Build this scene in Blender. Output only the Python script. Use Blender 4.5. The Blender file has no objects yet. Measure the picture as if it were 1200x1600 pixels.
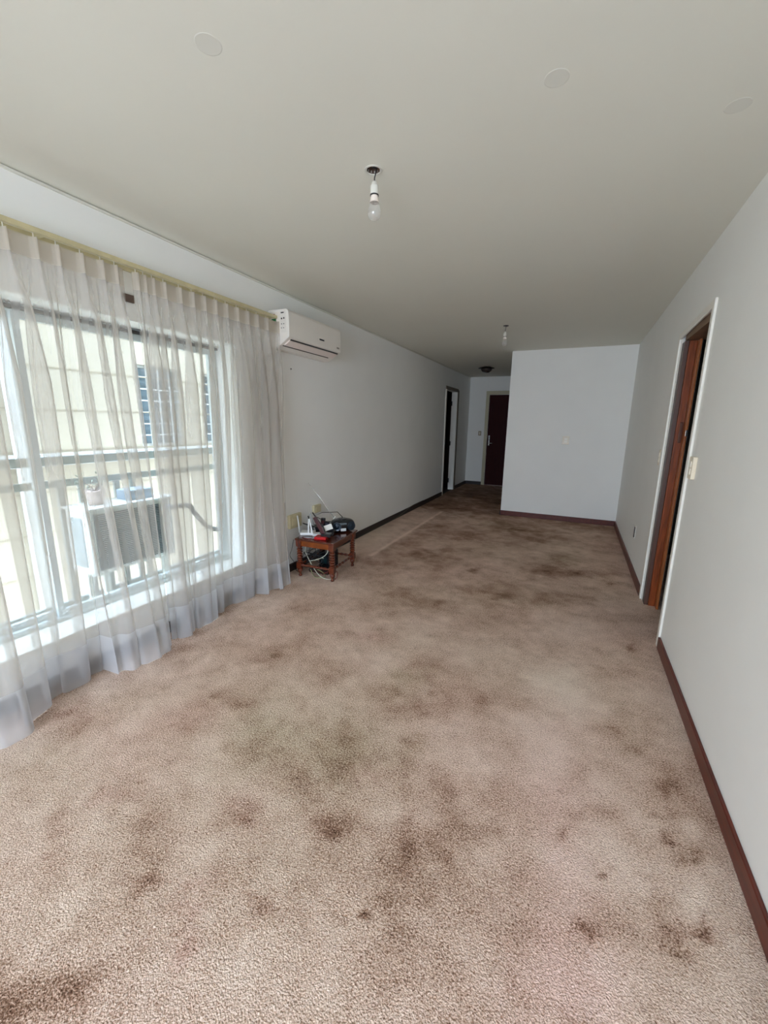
import bpy, bmesh, math, random
import numpy as np
from mathutils import Vector, Matrix

C = bpy.context.scene.collection
SC = bpy.context.scene
random.seed(7)

# ---------------------------------------------------------------- camera
F_PX = 642.95
yaw, pitch, roll = 0.43056756, 0.21210888, 0.014918
fw = Vector((-math.sin(yaw)*math.cos(pitch), math.cos(yaw)*math.cos(pitch), -math.sin(pitch)))
r0 = fw.cross(Vector((0, 0, 1))).normalized(); u0 = r0.cross(fw)
cr, sr = math.cos(roll), math.sin(roll)
r1 = r0*cr + u0*sr; u1 = u0*cr - r0*sr
cam_d = bpy.data.cameras.new('camera'); cam = bpy.data.objects.new('camera', cam_d); C.objects.link(cam)
cam.matrix_world = Matrix(((r1.x, u1.x, -fw.x, 0), (r1.y, u1.y, -fw.y, 0), (r1.z, u1.z, -fw.z, 1.4), (0, 0, 0, 1)))
cam_d.sensor_fit = 'HORIZONTAL'; cam_d.sensor_width = 36; cam_d.lens = 36*F_PX/1200
cam_d.clip_start = 0.02
SC.camera = cam
# ---------------------------------------------------------------- light and exposure
w = bpy.data.worlds.new('overcast_sky'); SC.world = w; w.use_nodes = True
bg = w.node_tree.nodes['Background']; wn = w.node_tree.nodes; wl = w.node_tree.links.new
_tc = wn.new('ShaderNodeTexCoord'); _sx = wn.new('ShaderNodeSeparateXYZ'); wl(_tc.outputs['Generated'], _sx.inputs[0])
_rp = wn.new('ShaderNodeValToRGB'); wl(_sx.outputs['Z'], _rp.inputs[0]); wl(_rp.outputs[0], bg.inputs[0])   # overcast sky: brightest and bluest overhead
_e = _rp.color_ramp.elements; _e[0].position = 0.0; _e[0].color = (0.43, 0.50, 0.60, 1); _e[1].position = 1.0; _e[1].color = (0.86, 1.10, 1.52, 1)
_m = _e.new(0.45); _m.color = (0.64, 0.78, 1.02, 1)
bg.inputs[1].default_value = 7.5
SC.view_settings.view_transform = 'Standard'; SC.view_settings.look = 'None'
SC.view_settings.gamma = 1; SC.view_settings.use_curve_mapping = False
SC.view_settings.exposure = 1.68
SC.cycles.transparent_max_bounces = 32
SC.cycles.max_bounces = 12; SC.cycles.diffuse_bounces = 8
SC.cycles.use_denoising = True
SC.cycles.sample_clamp_indirect = 6
SC.cycles.caustics_reflective = False; SC.cycles.caustics_refractive = False

def portal(name, loc, rot, sx, sy):
    l = bpy.data.lights.new(name, 'AREA'); l.shape = 'RECTANGLE'; l.size = sx; l.size_y = sy
    o = bpy.data.objects.new(name, l); C.objects.link(o); o.location = loc; o.rotation_euler = rot
    l.cycles.is_portal = True
WY0, WY1, WZ0, WZ1 = -0.12, 2.47, 0.26, 1.95      # window 1 opening (left wall)
BX0, BX1, BZ0, BZ1 = -1.4, 0.55, 0.12, 2.42       # opening of the added, unseen window (wall behind the camera)
YB = -2.9
portal('window_daylight', (-2.66, (WY0+WY1)/2, (WZ0+WZ1)/2), (0, -math.pi/2, 0), WZ1-WZ0, WY1-WY0)
portal('added_window_daylight', ((BX0+BX1)/2, YB-0.16, (BZ0+BZ1)/2), (math.pi/2, 0, 0), BX1-BX0, BZ1-BZ0)  # portal of the unseen window added behind the camera

# ---------------------------------------------------------------- helpers
def srgb(r, g, b):
    f = lambda c: ((c/255+0.055)/1.055)**2.4 if c/255 > 0.04045 else c/255/12.92
    return (f(r), f(g), f(b), 1)
MATS = {}
def mat(name, col, rough=0.5, metal=0.0, noise=0.0, nscale=20, bump=0.0, bscale=60, spec=0.5, coat=0, stretch=None, trans=0, emis=None):
    if name in MATS: return MATS[name]
    m = bpy.data.materials.new(name); m.use_nodes = True; nt = m.node_tree; b = nt.nodes['Principled BSDF']
    b.inputs['Base Color'].default_value = col; b.inputs['Roughness'].default_value = rough
    b.inputs['Metallic'].default_value = metal; b.inputs['Specular IOR Level'].default_value = spec
    b.inputs['Coat Weight'].default_value = coat
    if trans: b.inputs['Transmission Weight'].default_value = trans
    tc = nt.nodes.new('ShaderNodeTexCoord'); mp = nt.nodes.new('ShaderNodeMapping')
    nt.links.new(tc.outputs['Object'], mp.inputs[0])
    if stretch: mp.inputs['Scale'].default_value = stretch
    if noise:
        n = nt.nodes.new('ShaderNodeTexNoise'); n.inputs['Scale'].default_value = nscale; n.inputs['Detail'].default_value = 5
        nt.links.new(mp.outputs[0], n.inputs['Vector'])
        r = nt.nodes.new('ShaderNodeMapRange'); r.inputs['From Min'].default_value = 0.3; r.inputs['From Max'].default_value = 0.7
        r.inputs['To Min'].default_value = 1-noise; r.inputs['To Max'].default_value = 1+noise
        nt.links.new(n.outputs['Fac'], r.inputs[0])
        v = nt.nodes.new('ShaderNodeVectorMath'); v.operation = 'SCALE'; v.inputs[0].default_value = col[:3]
        nt.links.new(r.outputs[0], v.inputs['Scale']); nt.links.new(v.outputs[0], b.inputs['Base Color'])
    if bump:
        n = nt.nodes.new('ShaderNodeTexNoise'); n.inputs['Scale'].default_value = bscale; n.inputs['Detail'].default_value = 4
        nt.links.new(mp.outputs[0], n.inputs['Vector'])
        bp = nt.nodes.new('ShaderNodeBump'); bp.inputs['Strength'].default_value = bump; bp.inputs['Distance'].default_value = 0.003
        nt.links.new(n.outputs['Fac'], bp.inputs['Height']); nt.links.new(bp.outputs[0], b.inputs['Normal'])
    MATS[name] = m; return m

def obj(name, bm, m, parent=None, smooth=False, bevel=0, label=None):
    """one mesh object; the vertices come in world space"""
    off = parent['_off'] if parent is not None else (0, 0, 0)
    off = Vector(off)
    if parent is not None: bmesh.ops.translate(bm, verts=bm.verts, vec=-off)
    bmesh.ops.recalc_face_normals(bm, faces=bm.faces)
    me = bpy.data.meshes.new(name); bm.to_mesh(me); bm.free()
    for mm in (m if isinstance(m, (list, tuple)) else [m]): me.materials.append(mm)
    if smooth:
        for p in me.polygons: p.use_smooth = True
    o = bpy.data.objects.new(name, me); C.objects.link(o)
    if parent is not None: o.parent = parent
    o['_off'] = tuple(off)
    if bevel:
        md = o.modifiers.new('bevel', 'BEVEL'); md.width = bevel; md.segments = 2; md.limit_method = 'ANGLE'
    if label: o['label'] = label
    return o
def tag(o, label=None, cat=None, group=None, kind=None):
    for k, v in (('label', label), ('category', cat), ('group', group), ('kind', kind)):
        if v: o[k] = v
    return o
def thing(name, label, cat, loc, group=None):
    o = bpy.data.objects.new(name, None); C.objects.link(o); o.location = loc; o.empty_display_size = 0.05
    o['_off'] = tuple(loc); return tag(o, label, cat, group)
def struct(name, bm, m, label=None, **k):
    o = obj(name, bm, m, **k); o['kind'] = 'structure'
    if label: o['label'] = label
    return o
def B(): return bmesh.new()
def add_box(bm, x0, x1, y0, y1, z0, z1, mi=0):
    v = [bm.verts.new((x, y, z)) for x in (x0, x1) for y in (y0, y1) for z in (z0, z1)]
    for f in ((0, 1, 3, 2), (4, 6, 7, 5), (0, 4, 5, 1), (2, 3, 7, 6), (0, 2, 6, 4), (1, 5, 7, 3)):
        fc = bm.faces.new([v[i] for i in f]); fc.material_index = mi
    return v
def bx(*a): bm = B(); add_box(bm, *a); return bm
def add_obox(bm, c, ax, ay, az):
    """oriented box, centre c and three half-axis vectors"""
    c, ax, ay, az = map(Vector, (c, ax, ay, az))
    v = [bm.verts.new(c+ax*i+ay*j+az*k) for i in (-1, 1) for j in (-1, 1) for k in (-1, 1)]
    for f in ((0, 1, 3, 2), (4, 6, 7, 5), (0, 4, 5, 1), (2, 3, 7, 6), (0, 2, 6, 4), (1, 5, 7, 3)):
        bm.faces.new([v[i] for i in f])
def add_wall(bm, axis, a0, a1, u0, u1, v0, v1, holes):
    """slab with rectangular holes; axis 0: x in a0..a1, u=y; axis 1: y in a0..a1, u=x"""
    us = sorted({u0, u1, *[h[0] for h in holes], *[h[1] for h in holes]})
    vs = sorted({v0, v1, *[h[2] for h in holes], *[h[3] for h in holes]})
    us = [u for u in us if u0 <= u <= u1]; vs = [v for v in vs if v0 <= v <= v1]
    inh = lambda i, j: (i < 0 or j < 0 or i >= len(us)-1 or j >= len(vs)-1 or
        any(h[0] <= (us[i]+us[i+1])/2 <= h[1] and h[2] <= (vs[j]+vs[j+1])/2 <= h[3] for h in holes))
    cache = {}
    def V(a, u, v):
        k = (a, u, v)
        if k not in cache: cache[k] = bm.verts.new((a, u, v) if axis == 0 else (u, a, v))
        return cache[k]
    for i in range(len(us)-1):
        for j in range(len(vs)-1):
            if inh(i, j): continue
            p = [(us[i], vs[j]), (us[i+1], vs[j]), (us[i+1], vs[j+1]), (us[i], vs[j+1])]
            for a in (a0, a1): bm.faces.new([V(a, *q) for q in p])
            for (di, dj, e) in ((-1, 0, (3, 0)), (1, 0, (1, 2)), (0, -1, (0, 1)), (0, 1, (2, 3))):
                if inh(i+di, j+dj):
                    q, s = p[e[0]], p[e[1]]
                    bm.faces.new([V(a0, *q), V(a0, *s), V(a1, *s), V(a1, *q)])
def add_tube(bm, pts, r, n=8, cap=True):
    pts = [Vector(p) for p in pts]; R = r if isinstance(r, (list, tuple)) else [r]*len(pts)
    rings = []; up = None
    for i, p in enumerate(pts):
        t = (pts[min(i+1, len(pts)-1)]-pts[max(i-1, 0)]).normalized()
        if up is None: up = t.orthogonal().normalized()
        up = (up - t*up.dot(t)).normalized(); s = t.cross(up)
        rings.append([bm.verts.new(p+(up*math.cos(2*math.pi*k/n)+s*math.sin(2*math.pi*k/n))*R[i]) for k in range(n)])
    for a, b in zip(rings, rings[1:]):
        for k in range(n): bm.faces.new((a[k], a[(k+1) % n], b[(k+1) % n], b[k]))
    if cap: bm.faces.new(rings[0][::-1]); bm.faces.new(rings[-1])
def add_lathe(bm, c, prof, n=24, axis=(0, 0, 1), cap=True):
    c = Vector(c); ax = Vector(axis).normalized(); u = ax.orthogonal().normalized(); v = ax.cross(u); rings = []
    for r, z in prof:
        if r < 1e-6: rings.append([bm.verts.new(c+ax*z)])
        else: rings.append([bm.verts.new(c+ax*z+(u*math.cos(2*math.pi*k/n)+v*math.sin(2*math.pi*k/n))*r) for k in range(n)])
    for a, b in zip(rings, rings[1:]):
        for k in range(n):
            q = [a[k % len(a)], a[(k+1) % len(a)], b[(k+1) % len(b)], b[k % len(b)]]
            q = list(dict.fromkeys(q))
            if len(q) > 2: bm.faces.new(q)
    for g in (rings[0], rings[-1]):
        if cap and len(g) > 2: bm.faces.new(g)
def spline(P, n=8):
    P = [Vector(p) for p in P]; P = [P[0]]+P+[P[-1]]; out = []
    for i in range(1, len(P)-2):
        for k in range(n):
            t = k/n; a, b, c, d = P[i-1:i+3]
            out.append(0.5*((2*b)+(c-a)*t+(2*a-5*b+4*c-d)*t*t+(3*b-a-3*c+d)*t**3))
    out.append(P[-2]); return out
def grid_mesh(name, V, nu, nv, m, parent=None, smooth=True):
    off = np.array(parent['_off']) if parent is not None else np.zeros(3)
    me = bpy.data.meshes.new(name); idx = np.arange(nu*nv).reshape(nu, nv)
    f = np.stack([idx[:-1, :-1], idx[1:, :-1], idx[1:, 1:], idx[:-1, 1:]], -1).reshape(-1, 4)
    me.from_pydata((V-off).tolist(), [], f.tolist()); me.materials.append(m)
    me.polygons.foreach_set('use_smooth', [smooth]*len(me.polygons))
    o = bpy.data.objects.new(name, me); C.objects.link(o)
    if parent is not None: o.parent = parent
    o['_off'] = tuple(off); return o
def vnoise(x, y, seed):
    rs = np.random.RandomState(seed); T = rs.rand(256, 256)
    xi = np.floor(x).astype(int); yi = np.floor(y).astype(int); fx = x-xi; fy = y-yi
    fx = fx*fx*(3-2*fx); fy = fy*fy*(3-2*fy); g = lambda a, b: T[a % 256, b % 256]
    return (g(xi, yi)*(1-fx)+g(xi+1, yi)*fx)*(1-fy)+(g(xi, yi+1)*(1-fx)+g(xi+1, yi+1)*fx)*fy
def fbm(x, y, s, seed, o=4):
    v = 0; a = 1; t = 0
    for i in range(o):
        v = v+a*vnoise(x*s*2**i+37*i, y*s*2**i+11*i, seed+i); t += a; a *= 0.5
    return v/t

# ---------------------------------------------------------------- materials of the room
wall_m = mat('wall_paint', srgb(240, 240, 236), 0.6, noise=0.012, nscale=3, bump=0.08, bscale=25)
ceil_m = mat('ceiling_paint', srgb(222, 221, 209), 0.7, noise=0.012, nscale=1.5, bump=0.05, bscale=12)
trim_white = mat('white_gloss_trim', srgb(236, 233, 224), 0.35, noise=0.02, nscale=6)
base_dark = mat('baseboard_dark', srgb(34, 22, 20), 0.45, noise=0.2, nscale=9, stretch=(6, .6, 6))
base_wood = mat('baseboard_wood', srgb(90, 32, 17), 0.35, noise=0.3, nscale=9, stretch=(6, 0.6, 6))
jamb_wood = mat('door_jamb_wood', srgb(128, 62, 26), 0.33, noise=0.35, nscale=14, stretch=(8, 8, 0.7))
red_door = mat('dark_red_door', srgb(48, 6, 6), 0.6, spec=.15, noise=0.15, nscale=6, stretch=(5, 5, 0.5))
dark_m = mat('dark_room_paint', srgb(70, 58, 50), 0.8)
cream = mat('cream_plastic', srgb(226, 214, 190), 0.35)
chrome = mat('chrome', srgb(200, 200, 200), 0.2, metal=1)
alu = mat('white_aluminium', srgb(205, 215, 216), 0.4, noise=0.02, nscale=5)
outwhite = mat('exterior_white', srgb(186, 186, 180), 0.7, noise=0.03, nscale=3)

XL, XR, ZC, YE, YP, XP, T = -2.37, 0.62, 2.467, 9.85, 6.63, -0.995, 0.27
# ---------------------------------------------------------------- floor: one carpet surface
STAINS_AND_SHADE = [  # carpet stains, plus corner shade put into the colour
(0.34, 2.181, 0.074, 0.036, -0.005, -0.067, 0.4, 0.1),
(0.353, 2.009, 0.123, 0.06, -0.011, -0.12, 0.5, 0.2),
(0.392, 1.899, 0.062, 0.03, -0.008, -0.069, 0.55, 0.3),
(-0.006, 1.971, 0.058, 0.028, 0.003, -0.05, 0.3, 0.2),
(0.143, 1.675, 0.044, 0.021, 0.0, -0.073, 0.3, 0),
(0.207, 1.461, 0.085, 0.041, -0.001, -0.034, 0.35, 0),
(0.127, 1.331, 0.018, 0.009, 0.0, -0.027, 0.7, 0),
(0.475, 1.722, 0.021, 0.01, -0.006, -0.035, 0.55, 0),
(0.419, 1.591, 0.044, 0.021, -0.005, -0.031, 0.5, 0),
(0.417, 1.487, 0.031, 0.015, -0.005, -0.033, 0.8, 0),
(0.487, 1.464, 0.03, 0.014, -0.007, -0.037, 0.7, 0.2),
(0.349, 1.319, 0.023, 0.011, -0.004, -0.027, 0.5, 0),
(0.272, 1.253, 0.011, 0.005, -0.001, -0.017, 0.6, 0),
(0.16, 1.081, 0.034, 0.016, -0.0, -0.023, 0.7, -0.2),
(0.348, 1.225, 0.044, 0.021, -0.005, -0.04, 0.45, 0),
(0.388, 1.172, 0.08, 0.038, -0.007, -0.04, 0.6, -0.2),
(0.488, 1.237, 0.025, 0.012, -0.01, -0.043, 0.9, -0.2),
(0.452, 1.191, 0.03, 0.014, -0.005, -0.024, 0.8, -0.3),
(0.4, 1.129, 0.04, 0.019, -0.003, -0.017, 0.4, 0.3),
(0.436, 1.116, 0.024, 0.011, -0.003, -0.013, 0.3, 0),
(0.357, 2.518, 0.101, 0.05, -0.004, -0.058, 0.4, 0),
(0.458, 2.886, 0.038, 0.019, -0.006, -0.064, 0.5, 0),
(0.12, 1.545, 0.027, 0.013, 0.0, -0.016, 0.3, 0),
(0.241, 1.197, 0.007, 0.003, -0.001, -0.008, 0.7, 0),
(-1.438, 0.872, 0.009, 0.004, 0.007, -0.005, 1.3, 0),
(-1.511, 0.604, 0.05, 0.024, 0.047, -0.025, 0.35, -0.2),
(-0.976, 0.957, 0.086, 0.041, 0.053, -0.057, 0.35, -0.5),
(-0.916, 0.876, 0.024, 0.012, 0.025, -0.027, 0.5, -0.5),
(-0.665, 1.022, 0.072, 0.035, 0.023, -0.037, 0.4, -0.3),
(-1.058, 0.618, 0.05, 0.024, 0.025, -0.018, 0.55, -0.3),
(-0.91, 0.665, 0.025, 0.012, 0.014, -0.013, 0.4, -0.4),
(-0.722, 0.735, 0.026, 0.012, 0.021, -0.024, 0.4, -0.4),
(-0.834, 0.545, 0.034, 0.016, 0.019, -0.016, 0.35, -0.8),
(-1.414, 0.507, 0.028, 0.013, 0.022, -0.011, 0.35, -0.4),
(-1.453, 0.759, 0.076, 0.036, 0.054, -0.035, 0.25, -0.5),
(-1.08, 0.328, 0.1, 0.047, 0.068, -0.033, 0.5, 0),  # shade of the near left corner painted into the carpet
(-1.138, 0.276, 0.084, 0.04, 0.084, -0.035, 0.5, 0),  # same painted corner shade, further out
(-0.716, 0.494, 0.017, 0.008, 0.008, -0.007, 0.4, 0),
(-0.479, 0.778, 0.033, 0.016, 0.012, -0.02, 0.3, 0),
(-0.872, 0.609, 0.03, 0.014, 0.034, -0.029, 0.3, -0.7),
(-1.184, 0.639, 0.006, 0.003, 0.004, -0.003, 1.3, 0),
(-0.778, 0.467, 0.006, 0.003, 0.004, -0.003, 1, 0),
(-0.39, 0.838, 0.005, 0.002, 0.002, -0.004, 1, 0),
(-1.594, 1.728, 0.103, 0.051, 0.042, -0.048, 0.3, -0.2),
(-1.555, 1.81, 0.039, 0.019, 0.028, -0.034, 0.5, 0.8),
(-1.602, 1.369, 0.024, 0.012, 0.025, -0.023, 0.5, 0.3),
(-1.138, 2.251, 0.115, 0.057, 0.031, -0.06, 0.2, -0.6),
(-0.746, 1.963, 0.098, 0.048, 0.027, -0.068, 0.2, 0.9),
(-0.739, 1.808, 0.123, 0.06, 0.032, -0.074, 0.25, 0.4),
(-0.507, 1.753, 0.173, 0.084, 0.037, -0.113, 0.3, -0.1),
(-0.538, 1.482, 0.072, 0.035, 0.024, -0.063, 0.45, 0.4),
(-0.811, 1.33, 0.202, 0.098, 0.085, -0.141, 0.25, 0.7),
(-1.191, 1.275, 0.146, 0.071, 0.125, -0.145, 0.25, 0.8),
(-0.315, 1.32, 0.09, 0.043, 0.024, -0.083, 0.3, 0),
(-0.443, 1.115, 0.103, 0.049, 0.023, -0.055, 0.4, -0.1),
(-0.628, 1.251, 0.047, 0.022, 0.021, -0.041, 0.2, -0.6),
(-0.175, 1.487, 0.036, 0.017, 0.018, -0.096, 0.25, 0),
(-0.15, 1.229, 0.041, 0.019, 0.007, -0.035, 0.4, 0),
(-1.293, 4.073, 0.247, 0.128, 0.104, -0.315, 0.4, 0.5),
(-1.066, 5.056, 0.437, 0.23, 0.055, -0.242, 0.3, 0),
(-0.892, 5.912, 0.248, 0.133, 0.053, -0.318, 0.35, 0.4),
(-0.684, 5.695, 0.237, 0.126, 0.025, -0.182, 0.45, 0.3),
(-0.79, 3.844, 0.039, 0.02, 0.016, -0.072, 0.7, 0.2),
(-0.006, 4.666, 0.15, 0.078, 0.008, -0.262, 0.7, 0.8),
(-0.171, 4.243, 0.175, 0.09, 0.013, -0.182, 0.6, 0),
(0.122, 4.192, 0.337, 0.172, 0.001, -0.135, 0.55, -0.1),
(-0.02, 3.506, 0.386, 0.194, 0.006, -0.14, 0.25, 0.2),
(-0.953, 2.967, 0.139, 0.07, 0.024, -0.07, 0.25, 0.2),
(-1.947, 6.937, 0.5, 0.278, 0.199, -0.684, 0.3, 0),
(0.389, 4.073, 0.032, 0.016, -0.002, -0.035, 1, 0),
(-1.849, 4.042, 0.09, 0.047, 0.06, -0.13, 0.2, 0.3),
(-0.56, 3.307, 0.582, 0.294, 0.08, -0.405, 0.25, 0.3),
(-0.872, 2.336, 0.609, 0.301, 0.091, -0.232, 0.1, 0.2),
(-1.029, 1.4, 0.492, 0.238, 0.282, -0.4, 0.12, 0.6),
(-0.206, 0.943, 0.206, 0.098, 0.076, -0.261, 0.28, 0.1),
(-0.377, 0.959, 0.11, 0.052, 0.059, -0.139, 0.2, 0.1),
(-0.274, 2.034, 0.187, 0.091, 0.093, -0.509, 0.22, 0.1),  # broad darker band left of the paler strip
(-1.636, 0.932, 0.223, 0.108, 0.209, -0.141, 0.12, -0.5),
(-1.581, 1.18, 0.165, 0.08, 0.093, -0.078, 0.1, -0.5),
(-2.074, 0.941, 0.109, 0.053, 0.143, -0.078, 0.3, -0.4),
(-0.258, 5.482, 0.371, 0.196, 0.035, -0.495, 0.2, 0.1),
(0.079, 1.242, 0.135, 0.064, 0.02, -0.467, -0.15, -0.55),  # paler, pinker strip down the right of the carpet
(0.093, 0.924, 0.137, 0.065, 0.006, -0.126, -0.12, -0.6),
(0.066, 2.327, 0.198, 0.097, 0.016, -0.537, -0.2, 0),
(-1.232, 1.013, 0.165, 0.08, 0.076, -0.071, -0.25, 0),
(-1.189, 0.513, 0.206, 0.098, 0.099, -0.058, -0.3, 0),
(-1.443, 1.288, 0.039, 0.019, 0.028, -0.027, -0.5, 0),
(0.469, 1.311, 0.036, 0.017, -0.013, -0.061, -0.35, 0.1),
(-0.757, 0.939, 0.101, 0.048, 0.035, -0.047, -0.25, 0),
(-0.966, 0.766, 0.115, 0.055, 0.05, -0.046, -0.2, 0),
(-0.445, 0.83, 0.068, 0.032, 0.047, -0.087, -0.15, 0),
(0.503, 1.568, 0.042, 0.02, -0.008, -0.041, -0.3, 0),
(-1.964, 1.334, 0.252, 0.123, 0.105, -0.079, -0.1, -0.2),
(-1.67, 2.084, 0.352, 0.175, 0.14, -0.181, -0.12, 0)

]
def carpet():
    x0, x1, y0, y1, st = XL-0.02, 2.4, YB-0.1, YE+0.1, 0.02
    nx = int((x1-x0)/st)+1; ny = int((y1-y0)/st)+1
    X, Y = np.meshgrid(np.linspace(x0, x1, nx), np.linspace(y0, y1, ny), indexing='ij')
    wx = X+0.13*(fbm(X, Y, 8, 3)-0.5)+0.06*(fbm(X, Y, 28, 23)-0.5); wy = Y+0.15*(fbm(X, Y, 8, 5)-0.5)+0.06*(fbm(X, Y, 28, 33)-0.5)
    dirt_shade = 0.8*(fbm(X, Y, 1.7, 9, 5)-0.5)+0.7*(fbm(X, Y, 8, 19, 4)-0.5)+0.5*(fbm(X+.5*Y, Y, 24, 59, 3)-0.5)+0.5*(fbm(X*.5, Y, 4.5, 77, 4)-0.5); tint = 1.1*(fbm(X, Y, 1.3, 29, 4)-0.5)
    for cx, cy, ax, ay, bx_, by_, d, g in STAINS_AND_SHADE:
        det = ax*by_-ay*bx_
        if abs(det) < 1e-7: continue
        dx, dy = wx-cx, wy-cy
        u = (dx*by_-dy*bx_)/det; v = (ax*dy-ay*dx)/det
        k = np.exp(-(u*u+v*v)*1.1)
        dirt_shade = dirt_shade+d*k*(0.35+1.3*fbm(X, Y, 16, 41, 3)) if d > 0 else dirt_shade+d*k
        tint = tint+g*k
    # cleaner strip along the left wall where furniture stood, with a paler edge
    e = 1/(1+np.exp((X+1.885)/0.01)); e *= 1/(1+np.exp(-(Y-3.8)/0.02))*1/(1+np.exp((Y-6.6)/0.1))
    dirt_shade = dirt_shade-0.28*e; line = np.exp(-((X+1.895)/0.02)**2)*((Y > 3.8) & (Y < 6.4)); dirt_shade = dirt_shade-0.6*line
    # carpet turns darker from mid-room on, and again into the hall
    dirt_shade = dirt_shade+0.55/(1+np.exp(-(Y-6.4)/0.5))+0.16/(1+np.exp(-(Y-3.6)/0.35))
    z = 0.0018*(fbm(X, Y, 25, 51, 2)-0.5)
    V = np.stack([X.ravel(), Y.ravel(), z.ravel()], 1)
    m = bpy.data.materials.new('worn_carpet'); m.use_nodes = True; nt = m.node_tree; b = nt.nodes['Principled BSDF']; L = nt.links.new
    b.inputs['Roughness'].default_value = 0.95; b.inputs['Specular IOR Level'].default_value = 0.1
    
    at = nt.nodes.new('ShaderNodeAttribute'); at.attribute_name = 'wear_shade'
    sp = nt.nodes.new('ShaderNodeSeparateColor'); L(at.outputs['Color'], sp.inputs[0])
    tc = nt.nodes.new('ShaderNodeTexCoord')
    # tufts
    n1 = nt.nodes.new('ShaderNodeTexNoise'); n1.inputs['Scale'].default_value = 170; n1.inputs['Detail'].default_value = 3; n1.inputs['Roughness'].default_value = 0.6
    n1.inputs['Distortion'].default_value = 0.6
    n2 = nt.nodes.new('ShaderNodeTexVoronoi'); n2.inputs['Scale'].default_value = 210
    L(tc.outputs['Object'], n1.inputs['Vector']); L(tc.outputs['Object'], n2.inputs['Vector'])
    # dirt and shade ramp
    mr = nt.nodes.new('ShaderNodeValToRGB'); e = mr.color_ramp.elements
    e[0].position = 0.0; e[0].color = srgb(250, 228, 213); e[1].position = 1.0; e[1].color = srgb(60, 36, 26)
    for p, c in ((0.22, srgb(231, 206, 190)), (0.42, srgb(208, 178, 159)), (0.65, srgb(146, 112, 92))):
        q = e.new(p); q.color = c
    ad = nt.nodes.new('ShaderNodeMath'); ad.operation = 'MULTIPLY_ADD'; L(n1.outputs['Fac'], ad.inputs[0]); ad.inputs[1].default_value = -1.5; L(sp.outputs[0], ad.inputs[2])
    ad2 = nt.nodes.new('ShaderNodeMath'); ad2.operation = 'ADD'; L(ad.outputs[0], ad2.inputs[0]); ad2.inputs[1].default_value = 0.75
    L(ad2.outputs[0], mr.inputs[0])
    tr = nt.nodes.new('ShaderNodeValToRGB'); t = tr.color_ramp.elements
    t[0].color = (1.07, 0.955, 0.975, 1); t[1].color = (0.95, 1.035, 0.93, 1)
    L(sp.outputs[1], tr.inputs[0])
    mx = nt.nodes.new('ShaderNodeVectorMath'); mx.operation = 'MULTIPLY'; L(mr.outputs[0], mx.inputs[0]); L(tr.outputs[0], mx.inputs[1])
    L(mx.outputs[0], b.inputs['Base Color'])
    hs = nt.nodes.new('ShaderNodeMath'); hs.operation = 'MULTIPLY_ADD'; L(n2.outputs['Distance'], hs.inputs[0]); hs.inputs[1].default_value = -0.6; L(n1.outputs['Fac'], hs.inputs[2])
    bp = nt.nodes.new('ShaderNodeBump'); bp.inputs['Strength'].default_value = 0.9; bp.inputs['Distance'].default_value = 0.009
    L(hs.outputs[0], bp.inputs['Height']); L(bp.outputs[0], b.inputs['Normal'])
    o = grid_mesh('floor', V, nx, ny, m)
    a = o.data.color_attributes.new('wear_shade', 'FLOAT_COLOR', 'POINT')
    col = np.ones((nx*ny, 4), np.float32)
    col[:, 0] = np.clip(0.33+0.42*dirt_shade.ravel(), 0, 1); col[:, 1] = np.clip(0.46+0.4*tint.ravel(), 0, 1); col[:, 2] = 0
    a.data.foreach_set('color', col.ravel())
    o['kind'] = 'structure'
carpet()

# ---------------------------------------------------------------- room shell
bm = B(); add_wall(bm, 0, XL-T, XL, YB-T, 6.0, -0.1, ZC+0.1, [(WY0, WY1, WZ0, WZ1)]); add_wall(bm, 0, XL-.11, XL, 6.0, YE+T, -0.1, ZC+0.1, [(7.955, 8.79, -0.1, 2.06)]); struct('wall_left', bm, wall_m)
bm = B(); add_wall(bm, 0, XR, XR+0.13, YB-T, YP, -0.1, ZC+0.1, [(3.0, 3.82, -0.1, 2.05)]); struct('wall_right', bm, wall_m)
bm = B(); add_wall(bm, 1, YE, YE+T, XL-T, XP+0.6, -0.1, ZC+0.1, [(-1.915, -1.03, -0.1, 2.07)]); struct('wall_end', bm, wall_m)
struct('wall_partition', bx(XP, XR+0.13, YP, YE+T, -0.1, ZC+0.1), wall_m, label='plain white partition block closing the room beside the hallway')
bm = B(); add_wall(bm, 1, YB-T, YB, XL-T, XR+0.13, -0.1, ZC+0.1, [(BX0, BX1, BZ0, BZ1)]); struct('wall_back', bm, wall_m)
# ceiling with the hole for the junction box
bm = B(); HX, HY, hs = -.915, 1.83, .1
for a in ((XL-T, XR+.13, YB-T, HY-hs), (XL-T, XR+.13, HY+hs, YE+T), (XL-T, HX-hs, HY-hs, HY+hs), (HX+hs, XR+.13, HY-hs, HY+hs)): add_box(bm, *a, ZC, ZC+.15)
sq = [(hs, 0), (hs, hs), (0, hs), (-hs, hs), (-hs, 0), (-hs, -hs), (0, -hs), (hs, -hs)]
so = [bm.verts.new((HX+x, HY+y, ZC)) for x, y in sq]; si = [bm.verts.new((HX+.03*math.cos(k*math.pi/4), HY+.03*math.sin(k*math.pi/4), ZC)) for k in range(8)]
for k in range(8): bm.faces.new((so[k], so[(k+1) % 8], si[(k+1) % 8], si[k]))
struct('ceiling', bm, ceil_m)
struct('trim_1', bx(XL, XL+0.012, YB, YE, ZC-0.014, ZC-0.004), ceil_m, label='thin bead where the left wall meets the ceiling')
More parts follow.
